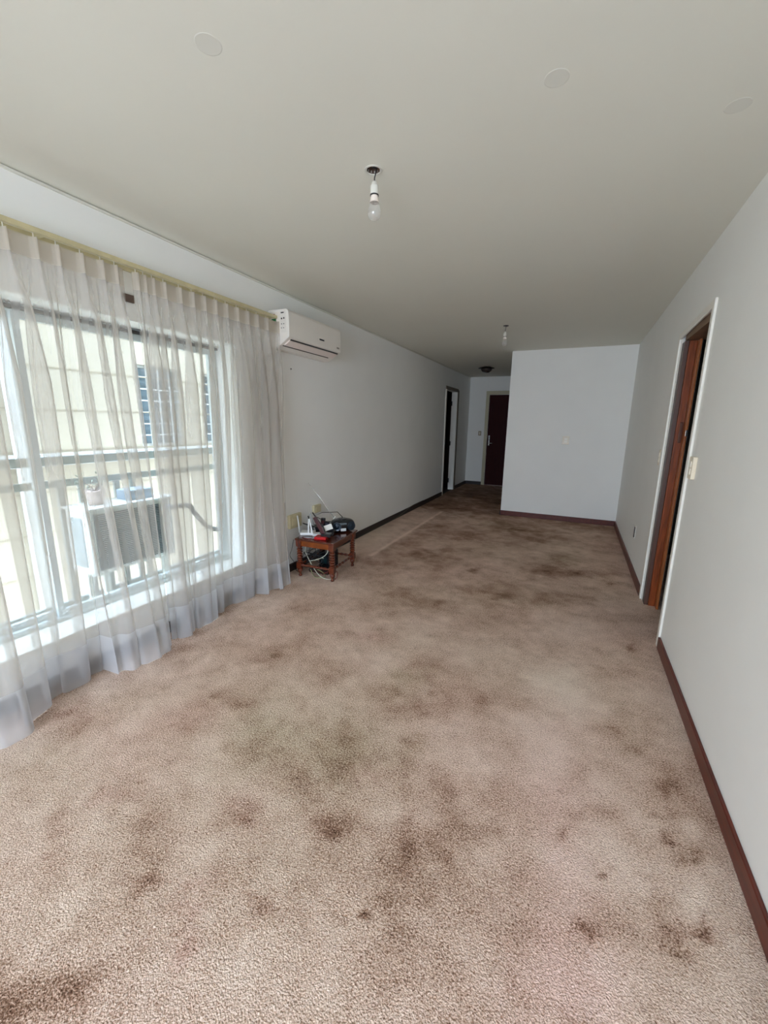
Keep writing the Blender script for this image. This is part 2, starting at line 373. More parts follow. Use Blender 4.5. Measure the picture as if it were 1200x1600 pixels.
# side rooms behind the two open doors (dark)
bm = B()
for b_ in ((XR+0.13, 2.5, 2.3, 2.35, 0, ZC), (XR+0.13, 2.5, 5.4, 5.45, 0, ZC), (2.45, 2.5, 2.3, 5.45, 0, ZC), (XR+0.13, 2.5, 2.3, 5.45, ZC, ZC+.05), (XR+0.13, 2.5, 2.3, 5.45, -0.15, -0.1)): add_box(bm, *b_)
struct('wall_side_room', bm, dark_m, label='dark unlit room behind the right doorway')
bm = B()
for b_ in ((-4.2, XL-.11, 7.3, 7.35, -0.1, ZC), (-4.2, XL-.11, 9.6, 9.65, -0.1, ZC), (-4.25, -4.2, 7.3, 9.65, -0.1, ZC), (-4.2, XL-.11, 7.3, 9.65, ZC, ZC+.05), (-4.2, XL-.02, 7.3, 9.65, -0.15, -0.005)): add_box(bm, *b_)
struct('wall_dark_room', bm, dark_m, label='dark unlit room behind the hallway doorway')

# baseboards
def baseboard(name, segs, label):
    bm = B()
    for s in segs: add_box(bm, *s)
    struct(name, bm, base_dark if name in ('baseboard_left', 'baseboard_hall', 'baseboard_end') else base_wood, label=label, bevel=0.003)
bh = 0.075
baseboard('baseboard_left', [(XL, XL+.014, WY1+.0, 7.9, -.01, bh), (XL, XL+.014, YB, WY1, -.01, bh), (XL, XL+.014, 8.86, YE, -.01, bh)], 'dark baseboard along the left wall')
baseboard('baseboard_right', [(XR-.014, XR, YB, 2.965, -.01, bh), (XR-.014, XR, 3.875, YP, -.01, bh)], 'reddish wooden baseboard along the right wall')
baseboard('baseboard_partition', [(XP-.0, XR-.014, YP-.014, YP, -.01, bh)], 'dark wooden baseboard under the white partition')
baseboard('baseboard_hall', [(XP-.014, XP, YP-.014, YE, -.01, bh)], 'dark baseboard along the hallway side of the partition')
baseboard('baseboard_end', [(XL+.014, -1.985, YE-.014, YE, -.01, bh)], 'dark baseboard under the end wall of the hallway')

# ---------------------------------------------------------------- window 1 (behind the curtains)
def glass_mat(name='window_glass', tint=(0.945, 0.97, 0.955, 1), haze=0):
    m = bpy.data.materials.new(name); m.use_nodes = True; nt = m.node_tree; nt.nodes.remove(nt.nodes['Principled BSDF'])
    t = nt.nodes.new('ShaderNodeBsdfTransparent'); t.inputs[0].default_value = tint; g = nt.nodes.new('ShaderNodeBsdfGlossy'); g.inputs['Roughness'].default_value = 0.02
    f = nt.nodes.new('ShaderNodeFresnel'); f.inputs[0].default_value = 1.45; mx = nt.nodes.new('ShaderNodeMixShader')
    g0 = nt.nodes.new('ShaderNodeNewGeometry'); ml = nt.nodes.new('ShaderNodeMath'); ml.operation = 'SUBTRACT'; ml.use_clamp = True   # thin glass: reflect on the front face only
    lt = nt.nodes.new('ShaderNodeMath'); lt.operation = 'LESS_THAN'; lt.inputs[1].default_value = .5; nt.links.new(g0.outputs['Backfacing'], lt.inputs[0])
    ml.operation = 'MULTIPLY'; nt.links.new(f.outputs[0], ml.inputs[0]); nt.links.new(lt.outputs[0], ml.inputs[1])
    nt.links.new(ml.outputs[0], mx.inputs[0]); nt.links.new(t.outputs[0], mx.inputs[1]); nt.links.new(g.outputs[0], mx.inputs[2])
    out = mx
    if haze:
        d = nt.nodes.new('ShaderNodeBsdfDiffuse'); d.inputs[0].default_value = (.9, .9, .88, 1); out = nt.nodes.new('ShaderNodeMixShader'); out.inputs[0].default_value = haze
        nt.links.new(mx.outputs[0], out.inputs[1]); nt.links.new(d.outputs[0], out.inputs[2])
    nt.links.new(out.outputs[0], nt.nodes['Material Output'].inputs[0]); return m
glass = glass_mat()
def frame_bm(axis, a0, a1, u0, u1, z0, z1, t):
    bm = B(); add_wall(bm, axis, a0, a1, u0, u1, z0, z1, [(u0+t, u1-t, z0+t, z1-t)]); return bm
win = thing('window_1', None, None, (-2.6, WY0, WZ0)); win['kind'] = 'structure'; win['label'] = 'wide sliding window with pale aluminium frame behind the sheer curtains'
obj('window_frame', frame_bm(0, -2.635, -2.565, WY0, WY1, WZ0, WZ1, 0.035), alu, win)
ym = 1.21
for (a, b_, xx) in ((WY0+.035, ym+.014, -2.615), (ym-.014, WY1-.035, -2.587)):
    s = obj('sliding_sash', frame_bm(0, xx-.013, xx+.013, a, b_, WZ0+.035, WZ1-.035, 0.032), alu, win)
    obj('pane', bx(xx-.001, xx+.001, a+.032, b_-.032, WZ0+.067, WZ1-.067), glass, s)
obj('top_track', bx(-2.565, -2.545, WY0, WY1, WZ1-.03, WZ1-.012), mat('dark_track', srgb(40, 40, 42), 0.5), win, label='dark metal track')
obj('window_sill', bx(-2.565, -2.36, WY0-.0, WY1+.0, WZ0-.02, WZ0+.008), trim_white, win)
# unseen window added behind the camera for more daylight indoors
win = thing('added_rear_window', None, None, ((BX0+BX1)/2, YB-.1, BZ0)); win['kind'] = 'structure'; win['label'] = 'wide unseen window added behind the camera to bring in daylight'
obj('window_frame', frame_bm(1, YB-.13, YB-.07, BX0, BX1, BZ0, BZ1, 0.05), alu, win)
for (a, b_) in ((BX0+.05, (BX0+BX1)/2+.02), ((BX0+BX1)/2-.02, BX1-.05)):
    s = obj('sliding_sash', frame_bm(1, YB-.115, YB-.085, a, b_, BZ0+.05, BZ1-.05, 0.04), alu, win)

# ---------------------------------------------------------------- doors
# door 1: doorway in the right wall with white casing and wooden jamb
d = thing('door_1', None, None, (XR, 3.41, 0)); d['kind'] = 'structure'; d['label'] = 'white cased doorway with dark wooden jamb in the right wall'
c1, c2 = XR-.014, XR
obj('casing', bx(c1, c2, 2.966, 3.012, 0, 2.098), trim_white, d, bevel=.004)
obj('casing', bx(c1, c2, 3.815, 3.868, 0, 2.072), trim_white, d, bevel=.004)
def slope_prism(y0, y1, z0a, z0b, z1a, z1b, xa, xb):
    bm = B(); v = [bm.verts.new(p) for x in (xa, xb) for p in ((x, y0, z0a), (x, y1, z0b), (x, y1, z1b), (x, y0, z1a))]
    for f in ((0, 1, 2, 3), (4, 5, 6, 7), (0, 1, 5, 4), (1, 2, 6, 5), (2, 3, 7, 6), (3, 0, 4, 7)): bm.faces.new([v[i] for i in f])
    return bm
obj('casing', slope_prism(3.012, 3.815, 2.052, 2.028, 2.098, 2.072, c1, c2), trim_white, d, bevel=.004)
obj('jamb', bx(XR, XR+.03, 3.79, 3.815, 0, 2.03), trim_white, d)
obj('jamb', bx(XR+.03, XR+.076, 3.69, 3.82, 0, 2.0), jamb_wood, d, bevel=.004, label='dark reddish wooden jamb')
obj('jamb', bx(XR+.002, XR+.03, 3.70, 3.789, 0, 2.0), mat('jamb_brown', srgb(82, 54, 42), .4, noise=.15, nscale=8, stretch=(6, 6, .6)), d, bevel=.003, label='brown wooden stop beside the jamb')
obj('stop', bx(XR+.076, XR+.091, 3.632, 3.82, 0, 2.0), mat('jamb_light', srgb(158, 92, 48), .33, noise=.2, nscale=12, stretch=(6, 6, .6)), d, bevel=.003, label='lighter wooden strip')
obj('head_jamb', bx(XR+.002, XR+.13, 3.012, 3.69, 2.0, 2.05), mat('head_wood', srgb(112, 84, 58), .5, noise=.2, nscale=8), d)
obj('jamb', bx(XR+.002, XR+.13, 2.985, 3.01, 0, 2.0), trim_white, d)
bm = B(); add_box(bm, XR+.048, XR+.070, 3.682, 3.692, 1.29, 1.44); obj('strike_plate', bm, mat('dark_bronze', srgb(92, 56, 42), .35, metal=.3), d, bevel=.005)
bm = B(); add_box(bm, XR+.078, XR+.090, 3.626, 3.634, 1.34, 1.385); obj('latch', bm, chrome, d, bevel=.002)
# door 2: hallway doorway in the left wall
d = thing('door_2', None, None, (XL, 8.38, 0)); d['kind'] = 'structure'; d['label'] = 'narrow dark doorway with a pale jamb in the left wall of the hallway'
obj('casing', bx(XL, XL+.014, 7.9, 7.955, 0, 2.06), trim_white, d, bevel=.003)
obj('casing', bx(XL, XL+.014, 8.79, 8.85, 0, 2.1), mat('casing_brown', srgb(96, 82, 62), .5), d, bevel=.003)
obj('casing', bx(XL, XL+.014, 7.9, 8.79, 2.06, 2.12), mat('casing_brown', srgb(96, 82, 62), .5), d, bevel=.003)
obj('jamb', bx(XL-.12, XL, 8.765, 8.789, 0, 2.06), trim_white, d)
for z in (.2, 1.0, 1.83):
    bm = B(); add_lathe(bm, (XL-.112, 8.757, z), [(0, -.045), (.011, -.045), (.011, .045), (0, .045)], 10); obj('hinge', bm, mat('black_iron', srgb(25, 24, 24), .4, metal=.5), d)
# door 3: entrance door at the end of the hallway
d = thing('door_3', None, None, (-1.48, YE, 0)); d['kind'] = 'structure'; d['label'] = 'dark red entrance door at the end of the hallway'
fr = mat('door_frame_cream', srgb(190, 182, 152), .4)
obj('casing', bx(-1.985, -1.91, YE-.016, YE, 0, 2.155), fr, d, bevel=.004)
obj('casing', bx(-1.035, -.998, YE-.016, YE, 0, 2.155), fr, d, bevel=.004)
obj('casing', bx(-1.91, -1.035, YE-.016, YE, 2.075, 2.155), fr, d, bevel=.004)
lf = obj('door_leaf', bx(-1.912, -1.032, YE+.03, YE+.07, .005, 2.07), red_door, d)
bm = B(); add_box(bm, -1.882, -1.852, YE+.018, YE+.03, .93, 1.16); obj('lock_plate', bm, chrome, lf, bevel=.003)
bm = B(); add_tube(bm, [(-1.867, YE+.03, .985), (-1.867, YE-.015, .985), (-1.86, YE-.022, .985), (-1.78, YE-.024, .985)], .009, 8); obj('door_handle', bm, chrome, lf, smooth=True)
for z in (1.06, 1.125):
    bm = B(); add_lathe(bm, (-1.867, YE+.018, z), [(0, 0), (.013, 0), (.012, .012), (0, .014)], 12, (0, -1, 0)); obj('keyhole', bm, chrome, lf, smooth=True)

SHEER_A = 0.34

# ---------------------------------------------------------------- exterior seen through the curtains
ext = mat('exterior_cream', srgb(161, 150, 130), 0.85, noise=0.05, nscale=1.2)
joint = mat('joint_grey', srgb(140, 128, 106), 0.9)
XB = -6.0
nb = thing('apartment_building', 'cream concrete apartment block opposite, seen through the sheer curtains', 'building', (XB-1, 4, -7))
bm = B(); wins = [(4.22, 4.98, 1.0, 2.2), (5.42, 6.2, 1.0, 2.2), (7.4, 8.3, 1.0, 2.2), (4.22, 4.98, 4.0, 5.2), (5.42, 6.2, 4.0, 5.2)]
add_wall(bm, 0, XB-.25, XB, -9, 16, -7, 8, wins); obj('facade', bm, ext, nb)
bm = B(); add_box(bm, XB-4, XB-.4, -9, 16, -7, 8); obj('core', bm, mat('inner_dark', srgb(60, 66, 70), .8), nb)
bm = B()
for k in range(-12, 16): 
    z = 1.51+0.51*k
    if -6.8 < z < 7.8: add_box(bm, XB, XB+.006, -9, 16, z-.007, z+.007)
obj('panel_joints', bm, joint, nb)
bm = B(); add_box(bm, XB, XB+.10, -9, 16, .82, .97); obj('ledge', bm, outwhite, nb)
for (a, b_, z0, z1) in wins:
    wf = obj('window', frame_bm(0, XB-.12, XB-.06, a, b_, z0, z1, .04), outwhite, nb)
    obj('pane', bx(XB-.11, XB-.10, a+.02, b_-.02, z0+.02, z1-.02), mat('far_glass', srgb(96, 110, 116), .15, spec=.8), wf)
    bm = B()
    n = max(2, round((b_-a)/.2))
    for i in range(1, n): y = a+(b_-a)*i/n; add_box(bm, XB-.04, XB-.02, y-.009, y+.009, z0, z1)
    for i in range(1, 7): z = z0+(z1-z0)*i/7; add_box(bm, XB-.045, XB-.025, a, b_, z-.009, z+.009)
    obj('window_grille', bm, outwhite, wf)
bm = B(); add_tube(bm, [(XB+.09, 2.62, -6.9), (XB+.09, 2.62, 7.9)], .06, 14); p = obj('drainpipe', bm, outwhite, nb, smooth=True)
o = struct('ground', bx(-12, 6, -14, 20, -7.2, -7.0), mat('street_concrete', srgb(104, 104, 100), .9, noise=.1, nscale=.8), label='pale ground far below the balcony')

# balcony
YR0, YR1 = -1.0, 3.3
o = tag(obj('balcony_slab', bx(-3.42, XL-T-.001, YR0, YR1+.1, -.28, -.09), mat('balcony_tile', srgb(176, 170, 160), .7, noise=.05, nscale=6)), 'pale balcony floor slab outside the sliding window', 'balcony')
tag(obj('added_canopy', bx(-3.12, XL-T-.001, YR0, YR1+.1, 2.55, 2.68), outwhite), 'unseen slab added over the sliding window to cut the sky light', 'canopy')  # unseen, added to keep high sky light off the sill
struct('wall_upper_facade', bx(XL-T-.15, XL-T, -8, 14, 2.82, 7.5), outwhite, label='outer wall of the building above the window')
struct('wall_balcony', bx(-3.36, XL-T, YR1, YR1+.1, -.09, 2.6), outwhite, label='white side wall closing the far end of the balcony')
rail_m = mat('railing_grey', srgb(150, 158, 156), .5, noise=.05, nscale=8)
rg = thing('balcony_railing', 'grey metal balcony railing with flat bars behind the outdoor unit', 'railing', (-3.3, 1.2, -.09))
obj('top_rail', bx(-3.33, -3.27, YR0, YR1, 1.08, 1.145), rail_m, rg, bevel=.006)
obj('middle_rail', bx(-3.315, -3.285, YR0, YR1, .925, .975), rail_m, rg, bevel=.003)
obj('bottom_rail', bx(-3.315, -3.285, YR0, YR1, .025, .08), rail_m, rg, bevel=.003)
for y in (-.8, -.3, .2, 1.66, 1.80, 1.93, 2.06, 2.19, 3.2): obj('baluster', bx(-3.312, -3.288, y-.02, y+.02, -.09, .925), rail_m, rg)
# outdoor condenser
ac = thing('condenser_unit', 'white outdoor air conditioner unit with grille, standing inside the balcony railing', 'air conditioner', (-3.13, 1.97, -.09))
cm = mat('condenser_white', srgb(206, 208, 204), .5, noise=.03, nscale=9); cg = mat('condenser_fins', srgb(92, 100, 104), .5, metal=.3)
obj('housing', (lambda bm: (add_wall(bm, 0, -3.265, -3.005, 1.65, 2.31, .30, .78, []), bm)[1])(B()), cm, ac, bevel=.012)
bm = B()
for i in range(30): z = .335+i*.0138; add_box(bm, -3.004, -2.998, 1.69, 2.24, z, z+.008)
for i in range(5): y = 1.69+i*.1365; add_box(bm, -3.006, -2.996, y, y+.004, .335, .75)
obj('coil_grille', bm, cg, ac)
bm = B(); add_box(bm, -3.22, -3.07, 1.644, 1.651, .36, .72); obj('side_panel', bm, mat('condenser_grey_panel', srgb(150, 156, 158), .5), ac, bevel=.003)  # flat mid-grey panel on the end of the housing
bm = B(); add_box(bm, -3.28, -2.985, 1.63, 2.33, .775, .792); obj('lid', bm, cm, ac, bevel=.005)
for y in (1.74, 2.22):
    bm = B(); add_box(bm, -3.25, -3.02, y-.02, y+.02, .27, .30); add_box(bm, -3.25, -3.22, y-.02, y+.02, -.09, .27); add_box(bm, -3.05, -3.02, y-.02, y+.02, -.09, .27)
    obj('leg', bm, cm, ac)
ph = tag(obj('drain_hose', (lambda bm: (add_tube(bm, spline([(-3.0, 2.2, .70), (-2.8, 2.29, .73), (-2.8, 2.345, .67), (-2.8, 2.43, .56), (-2.8, 2.51, .49), (-2.8, 2.62, .458), (-2.8, 2.74, .44), (-2.78, 2.95, .44), (-2.70, 3.0, .44)], 8), .02, 12), bm)[1])(B()), mat('pipe_insulation', srgb(98, 104, 108), .7), smooth=True), 'grey insulated pipe looping from the outdoor unit to the wall', 'pipe')
# potted plant on the condenser
pot = thing('potted_plant', 'small pot with thin bare branching stems on top of the outdoor unit', 'plant', (-3.14, 1.80, .792))
bm = B(); add_lathe(bm, (-3.14, 1.80, .792), [(0, 0), (.045, 0), (.065, .09), (.072, .095), (.072, .105), (.06, .105), (.056, .09), (0, .088)], 20); obj('pot', bm, mat('pot_clay', srgb(196, 176, 166), .8), pot, smooth=True)
bm = B(); rs = random.Random(3)
for i in range(9):
    a = rs.uniform(0, 6.28); P = [Vector((-3.14, 1.80, .88))]; d = Vector((math.cos(a)*.3, math.sin(a)*.6, .8))
    for j in range(6):
        d += Vector((rs.uniform(-.4, .4), rs.uniform(-.5, .5), rs.uniform(-.5, .15))); P.append(P[-1]+d.normalized()*.035)
    add_tube(bm, P, [.004-.0005*j for j in range(7)], 5)
obj('stems', bm, mat('stem_brown', srgb(110, 100, 92), .8), pot)
bm = B()
for i in range(26):
    a = rs.uniform(0, 6.28); c = Vector((-3.14+math.cos(a)*rs.uniform(.03, .1), 1.80+math.sin(a)*rs.uniform(.03, .15), .9+rs.uniform(0, .12)))
    t = Vector((rs.uniform(-1, 1), rs.uniform(-1, 1), rs.uniform(-.6, .6))).normalized(); s = t.orthogonal().normalized()
    v = [bm.verts.new(c+t*a1*.016+s*b1*.007) for a1, b1 in ((-1, 0), (0, 1), (1, 0), (0, -1))]; bm.faces.new(v)
r_ = bmesh.ops.extrude_face_region(bm, geom=bm.faces[:]); bmesh.ops.translate(bm, verts=[e for e in r_['geom'] if isinstance(e, bmesh.types.BMVert)], vec=(0, 0, .0015))
obj('leaves', bm, mat('leaf_grey_green', srgb(112, 124, 108), .7), pot)
bm = B(); add_box(bm, -3.22, -3.06, 2.0, 2.2, .792, .87); tag(obj('plastic_crate', bm, mat('crate_blue_grey', srgb(140, 160, 176), .6), bevel=.006), 'low blue-grey box on the outdoor unit beside the plant', 'box')

# ---------------------------------------------------------------- curtains
def sheer(name, a0, col, tr=0.5):
    m = bpy.data.materials.new(name); m.use_nodes = True; nt = m.node_tree; nt.nodes.remove(nt.nodes['Principled BSDF']); L = nt.links.new; N = nt.nodes.new
    df = N('ShaderNodeBsdfDiffuse'); df.inputs[0].default_value = col; tl = N('ShaderNodeBsdfTranslucent'); tl.inputs[0].default_value = col
    m1 = N('ShaderNodeMixShader'); m1.inputs[0].default_value = tr; L(df.outputs[0], m1.inputs[1]); L(tl.outputs[0], m1.inputs[2])
    tp = N('ShaderNodeBsdfTransparent'); m2 = N('ShaderNodeMixShader'); L(tp.outputs[0], m2.inputs[1]); L(m1.outputs[0], m2.inputs[2])
    # threads cover more of the view the more edge-on the cloth is seen: opacity = 1-(1-a0)^(1/cos)
    g = N('ShaderNodeNewGeometry'); dt = N('ShaderNodeVectorMath'); dt.operation = 'DOT_PRODUCT'; L(g.outputs['Normal'], dt.inputs[0]); L(g.outputs['Incoming'], dt.inputs[1])
    ab = N('ShaderNodeMath'); ab.operation = 'ABSOLUTE'; L(dt.outputs['Value'], ab.inputs[0])
    mxx = N('ShaderNodeMath'); mxx.operation = 'MAXIMUM'; L(ab.outputs[0], mxx.inputs[0]); mxx.inputs[1].default_value = 0.12
    dv = N('ShaderNodeMath'); dv.operation = 'DIVIDE'; dv.inputs[0].default_value = 1; L(mxx.outputs[0], dv.inputs[1])
    pw = N('ShaderNodeMath'); pw.operation = 'POWER'; pw.inputs[0].default_value = 1-a0; L(dv.outputs[0], pw.inputs[1])
    sb = N('ShaderNodeMath'); sb.operation = 'SUBTRACT'; sb.inputs[0].default_value = 1; L(pw.outputs[0], sb.inputs[1])
    L(sb.outputs[0], m2.inputs[0]); L(m2.outputs[0], nt.nodes['Material Output'].inputs[0]); MATS[name] = m; return m
voile = sheer('sheer_voile', SHEER_A, srgb(212, 206, 200))
voile2 = sheer('sheer_voile_header', 0.66, srgb(208, 199, 186), .4)
voile3 = sheer('sheer_voile_hem', 0.55, srgb(208, 207, 208), .4)
PLY = [1.088, 1.197, 1.285, 1.389, 1.485, 1.556, 1.672, 1.715, 1.768, 1.841, 1.945, 2.038, 2.127, 2.222, 2.317, 2.418, 2.52, 2.622, 2.729, 2.855]
PL = [1.088-.104*k for k in range(16, 0, -1)]+PLY
BOT = [[-2.109, 0.691], [-2.11, 0.76], [-2.118, 0.778], [-2.186, 0.811], [-2.172, 0.827], [-2.146, 0.831], [-2.184, 0.864], [-2.271, 0.933], [-2.27, 0.961], [-2.33, 1.032], [-2.283, 1.062], [-2.279, 1.101], [-2.33, 1.186], [-2.321, 1.23], [-2.209, 1.237], [-2.178, 1.245], [-2.224, 1.305], [-2.155, 1.311], [-2.217, 1.381], [-2.161, 1.393], [-2.142, 1.47], [-2.182, 1.57], [-2.274, 1.64], [-2.225, 1.700], [-2.192, 1.708], [-2.259, 1.79], [-2.254, 1.833], [-2.219, 1.84], [-2.232, 1.885], [-2.207, 1.93], [-2.304, 2.05], [-2.274, 2.065], [-2.327, 2.186], [-2.263, 2.324], [-2.292, 2.45], [-2.186, 2.461], [-2.238, 2.569], [-2.161, 2.604], [-2.133, 2.607], [-2.185, 2.707], [-2.15, 2.76], [-2.24, 2.79]]
BX = [(x-.0, y-1.6) for x, y in BOT if 1.0 < y < 2.28]+BOT
BX = [(x, y) for x, y in BX]
kt = np.array([p[1] for p in BX]); kx = np.array([p[0] for p in BX])
kt = np.maximum.accumulate(kt+np.arange(len(kt))*1e-5)
def curtain(label, t0, t1, seed, side):
    root = thing('sheer_curtain', label, 'curtain', (-2.28, (t0+t1)/2, 2.19), 'sheer curtains of the wide window')
    dt = .0032; t = np.arange(t0, t1+1e-6, dt); n = len(t)
    phi = np.interp(t, PL, np.arange(len(PL)))
    dist = np.min(np.abs(t[:, None]-np.array(PL)[None]), 1)
    tb = np.clip(t-0.09*np.clip((t-1.8), 0, 2)/1.0*1.0, None, 2.79)           # the free edge leans in a little at the bottom
    bxx = np.interp(tb, kt, kx); ker = np.hanning(7); ker /= ker.sum()
    bxx = np.convolve(np.pad(bxx, 3, 'edge'), ker, 'valid')
    zt, zh, zm = 2.185, 2.095, .225
    def surf(z):
        v = (z-0.008)/(zt-.008)                      # 0 floor .. 1 top
        # header: flat cloth with pinched pleats
        xh = -2.285+.026*np.exp(-(dist/.011)**2)*(.75+.25*np.cos(dist/.0045*np.pi/2)); yh = t.copy()
        warp = (1-v)*1.1*np.sin(t*3.1+seed)+(1-v)*.55*np.sin(t*11.3+seed*2)
        th = 2*np.pi*(phi+warp*.35)
        A = .012+.022*min(1, (1-v)*3.0)*(1-.25*(1-v)); ir = 1+.35*np.sin(phi*2.4+seed)+.25*np.sin(phi*.9+2*seed)
        xf = -2.272+A*np.cos(th)*ir+.006*np.sin(2*th+1+seed)+.004*np.sin(3.0*th+t*9+4*v)+.0022*np.sin(phi*37+3*np.sin(5*v+t*4)); yf = t+.041*min(1, (1-v)*3.5)*np.sin(th+.5)*ir+(1-np.cos(th+.5))/2*(.011*np.sin(3*th+2*v+t)+.005*np.sin(5*th+t*7))
        ed = np.clip(np.minimum(t-t0, t1-t)/.07, 0, 1); ed = ed*ed*(3-2*ed)
        yf = t+(yf-t)*ed
        wb = np.clip((.72-v)/.72, 0, 1)**1.35
        xb = bxx+.012*np.cos(th)+.003*np.sin(3*th); yb = tb+.030*np.sin(th+.5)*ir*ed
        k = np.clip((zh+.02-z)/.25, 0, 1); k = k*k*(3-2*k)
        x = (xf*(1-wb)+xb*wb); y = yf*(1-wb)+yb*wb
        x = xh*(1-k)+x*k; y = yh*(1-k)+y*k
        x = np.maximum(x, XL+.016)
        return np.stack([x, y, np.full(n, z)+ (np.where(z < .02, .002*np.sin(th), 0))], 1)
    def part(name, z0, z1, nz, m):
        S = np.stack([surf(z) for z in np.linspace(z0, z1, nz)], 1)
        return grid_mesh(name, S.reshape(-1, 3), n, nz, m, root)
    part('curtain_header', zh, zt, 8, voile2); part('curtain_fabric', zm, zh, 60, voile); part('curtain_hem', .006, zm, 16, voile3)
    for y in PL:
        if t0 < y < t1:
            bm = B(); add_tube(bm, [(-2.287, y, 2.165), (-2.287, y, 2.206)], .0022, 6)
            obj('curtain_hook', bm, mat('hook_plastic', srgb(210, 205, 190), .5), root)
curtain('long white sheer curtain panel nearest the camera, running out of view on the left', -.45, 1.598, .4, 0)
curtain('white sheer curtain panel on the far side, ending beside the air conditioner', 1.645, 2.868, 2.1, 1)
rl = thing('curtain_rail', 'yellowed cream curtain rail above the sheer curtains', 'curtain rail', (-2.33, 1.2, 2.21))
brass = mat('yellowed_rail', srgb(196, 186, 146), .4, noise=.12, nscale=14)
obj('track', bx(-2.30, -2.276, -.48, 2.93, 2.208, 2.230), brass, rl, bevel=.003)
for y in (-.3, .55, 1.245, 2.1, 2.84):
    obj('bracket', bx(XL, -2.302, y-.012, y+.012, 2.212, 2.228), brass, rl, bevel=.002)
obj('wall_strip', bx(XL, XL+.012, -.48, 2.93, 2.205, 2.228), brass, rl)
tag(obj('wooden_batten', bx(XL, XL+.012, 1.635, 1.70, 2.045, 2.085), mat('batten_brown', srgb(96, 78, 68), .6)), 'brown wooden strip above the window, seen in the gap between the curtains', 'strip')

# ---------------------------------------------------------------- indoor air conditioner
ac = thing('wall_air_conditioner', 'white split air conditioner on the left wall beside the end of the curtains', 'air conditioner', (XL, 3.26, 1.98))
acm = mat('ac_white', srgb(232, 227, 218), .3, noise=.015, nscale=4)
ya, yb_ = 2.857, 3.66
prof = [(XL, 2.278), (-2.205, 2.278), (-2.182, 2.272), (-2.170, 2.255), (-2.166, 2.17), (-2.169, 2.075), (-2.172, 2.062), (-2.300, 1.985), (XL, 1.985)]
bm = B(); ra = [bm.verts.new((x, ya, z)) for x, z in prof]; rb = [bm.verts.new((x, yb_, z)) for x, z in prof]; npf = len(prof)
for i in range(npf): bm.faces.new((ra[i], ra[(i+1) % npf], rb[(i+1) % npf], rb[i]))
bm.faces.new(ra); bm.faces.new(rb[::-1]); obj('housing', bm, acm, ac, bevel=.006)
blackp = mat('black_plastic', srgb(14, 14, 16), .4)
UD = Vector((-.128, 0, -.077)).normalized(); UN = Vector((.516, 0, -.857)); U0 = Vector((-2.172, 0, 2.062))
def under(s0, s1, y0, y1, h):
    bm = B(); add_obox(bm, U0+UD*(s0+s1)/2+UN*h/2+Vector((0, (y0+y1)/2, 0)), UD*(s1-s0)/2, Vector((0, (y1-y0)/2, 0)), UN*(h/2+.004)); return bm
obj('air_slot', under(.014, .034, ya+.045, yb_-.03, .0015), blackp, ac, label='black air outlet slot')
obj('louvre_flap', under(.024, .088, ya+.035, yb_-.04, .006), mat('ac_flap', srgb(232, 220, 212), .35), ac, bevel=.002)
obj('seam', under(.098, .1025, ya+.03, yb_-.09, .0015), mat('seam_brown', srgb(60, 46, 38), .5), ac, label='brown seam line')
bm = B(); yc = 3.33
# small dark maker's lettering, seven strokes groups
xx = -2.1655
for i in range(7):
    y = yc-.038+i*.011
    add_box(bm, xx-.003, xx+.0008, y, y+.0022, 2.116, 2.128); add_box(bm, xx-.003, xx+.0008, y+.0052, y+.0074, 2.116, 2.128)
    zz = (2.116, 2.121, 2.1258)[i % 3]; add_box(bm, xx-.003, xx+.0008, y, y+.0074, zz, zz+.0024)
obj('badge', bm, mat('badge_dark', srgb(40, 38, 40), .4), ac, label='small dark lettering on the front')
obj('display_label', bx(-2.172, -2.1675, 3.585, 3.63, 2.09, 2.104), mat('label_grey', srgb(150, 142, 128), .5), ac, label='small grey label')
st = obj('energy_sticker', bx(-2.335, -2.255, ya-.0022, ya-.0004, 2.10, 2.258), mat('sticker_white', srgb(228, 220, 208), .5), ac, label='white energy rating sticker on the side')
bm = B(); g = mat('sticker_green', srgb(30, 110, 60), .5); 
obj('green_band', bx(-2.333, -2.29, ya-.0035, ya-.002, 2.186, 2.208), g, st)
obj('black_band', bx(-2.325, -2.28, ya-.0037, ya-.002, 2.160, 2.182), mat('sticker_dark', srgb(50, 36, 20), .5), st)
obj('red_heading', bx(-2.333, -2.30, ya-.0035, ya-.002, 2.236, 2.244), mat('sticker_red', srgb(120, 50, 50), .5), st)
s2 = obj('info_sticker', bx(-2.245, -2.195, ya-.0022, ya-.0004, 2.10, 2.262), mat('sticker_white2', srgb(226, 221, 212), .5), ac, label='white information sticker with small black pictograms')
obj('heading', bx(-2.24, -2.212, ya-.0035, ya-.002, 2.244, 2.252), mat('sticker_black', srgb(40, 36, 34), .5), s2)
for (x_, z_) in ((-2.234, 2.205), (-2.212, 2.207), (-2.238, 2.135), (-2.217, 2.135), (-2.236, 2.165), (-2.214, 2.165)):
    bm = B(); add_lathe(bm, (x_, ya-.002, z_), [(0, 0), (.0065 if z_ > 2.2 else .004, 0), (.0065 if z_ > 2.2 else .004, .0016), (0, .0016)], 12, (0, -1, 0)); obj('pictogram', bm, blackp, s2)
tag(obj('wall_nail', (lambda bm: (add_lathe(bm, (XL, 3.13, 1.86), [(0, 0), (.006, .001), (.006, .008), (.003, .01), (0, .01)], 10, (1, 0, 0)), bm)[1])(B()), mat('nail_grey', srgb(110, 100, 92), .4, metal=.6)), 'small nail in the left wall under the air conditioner', 'nail')

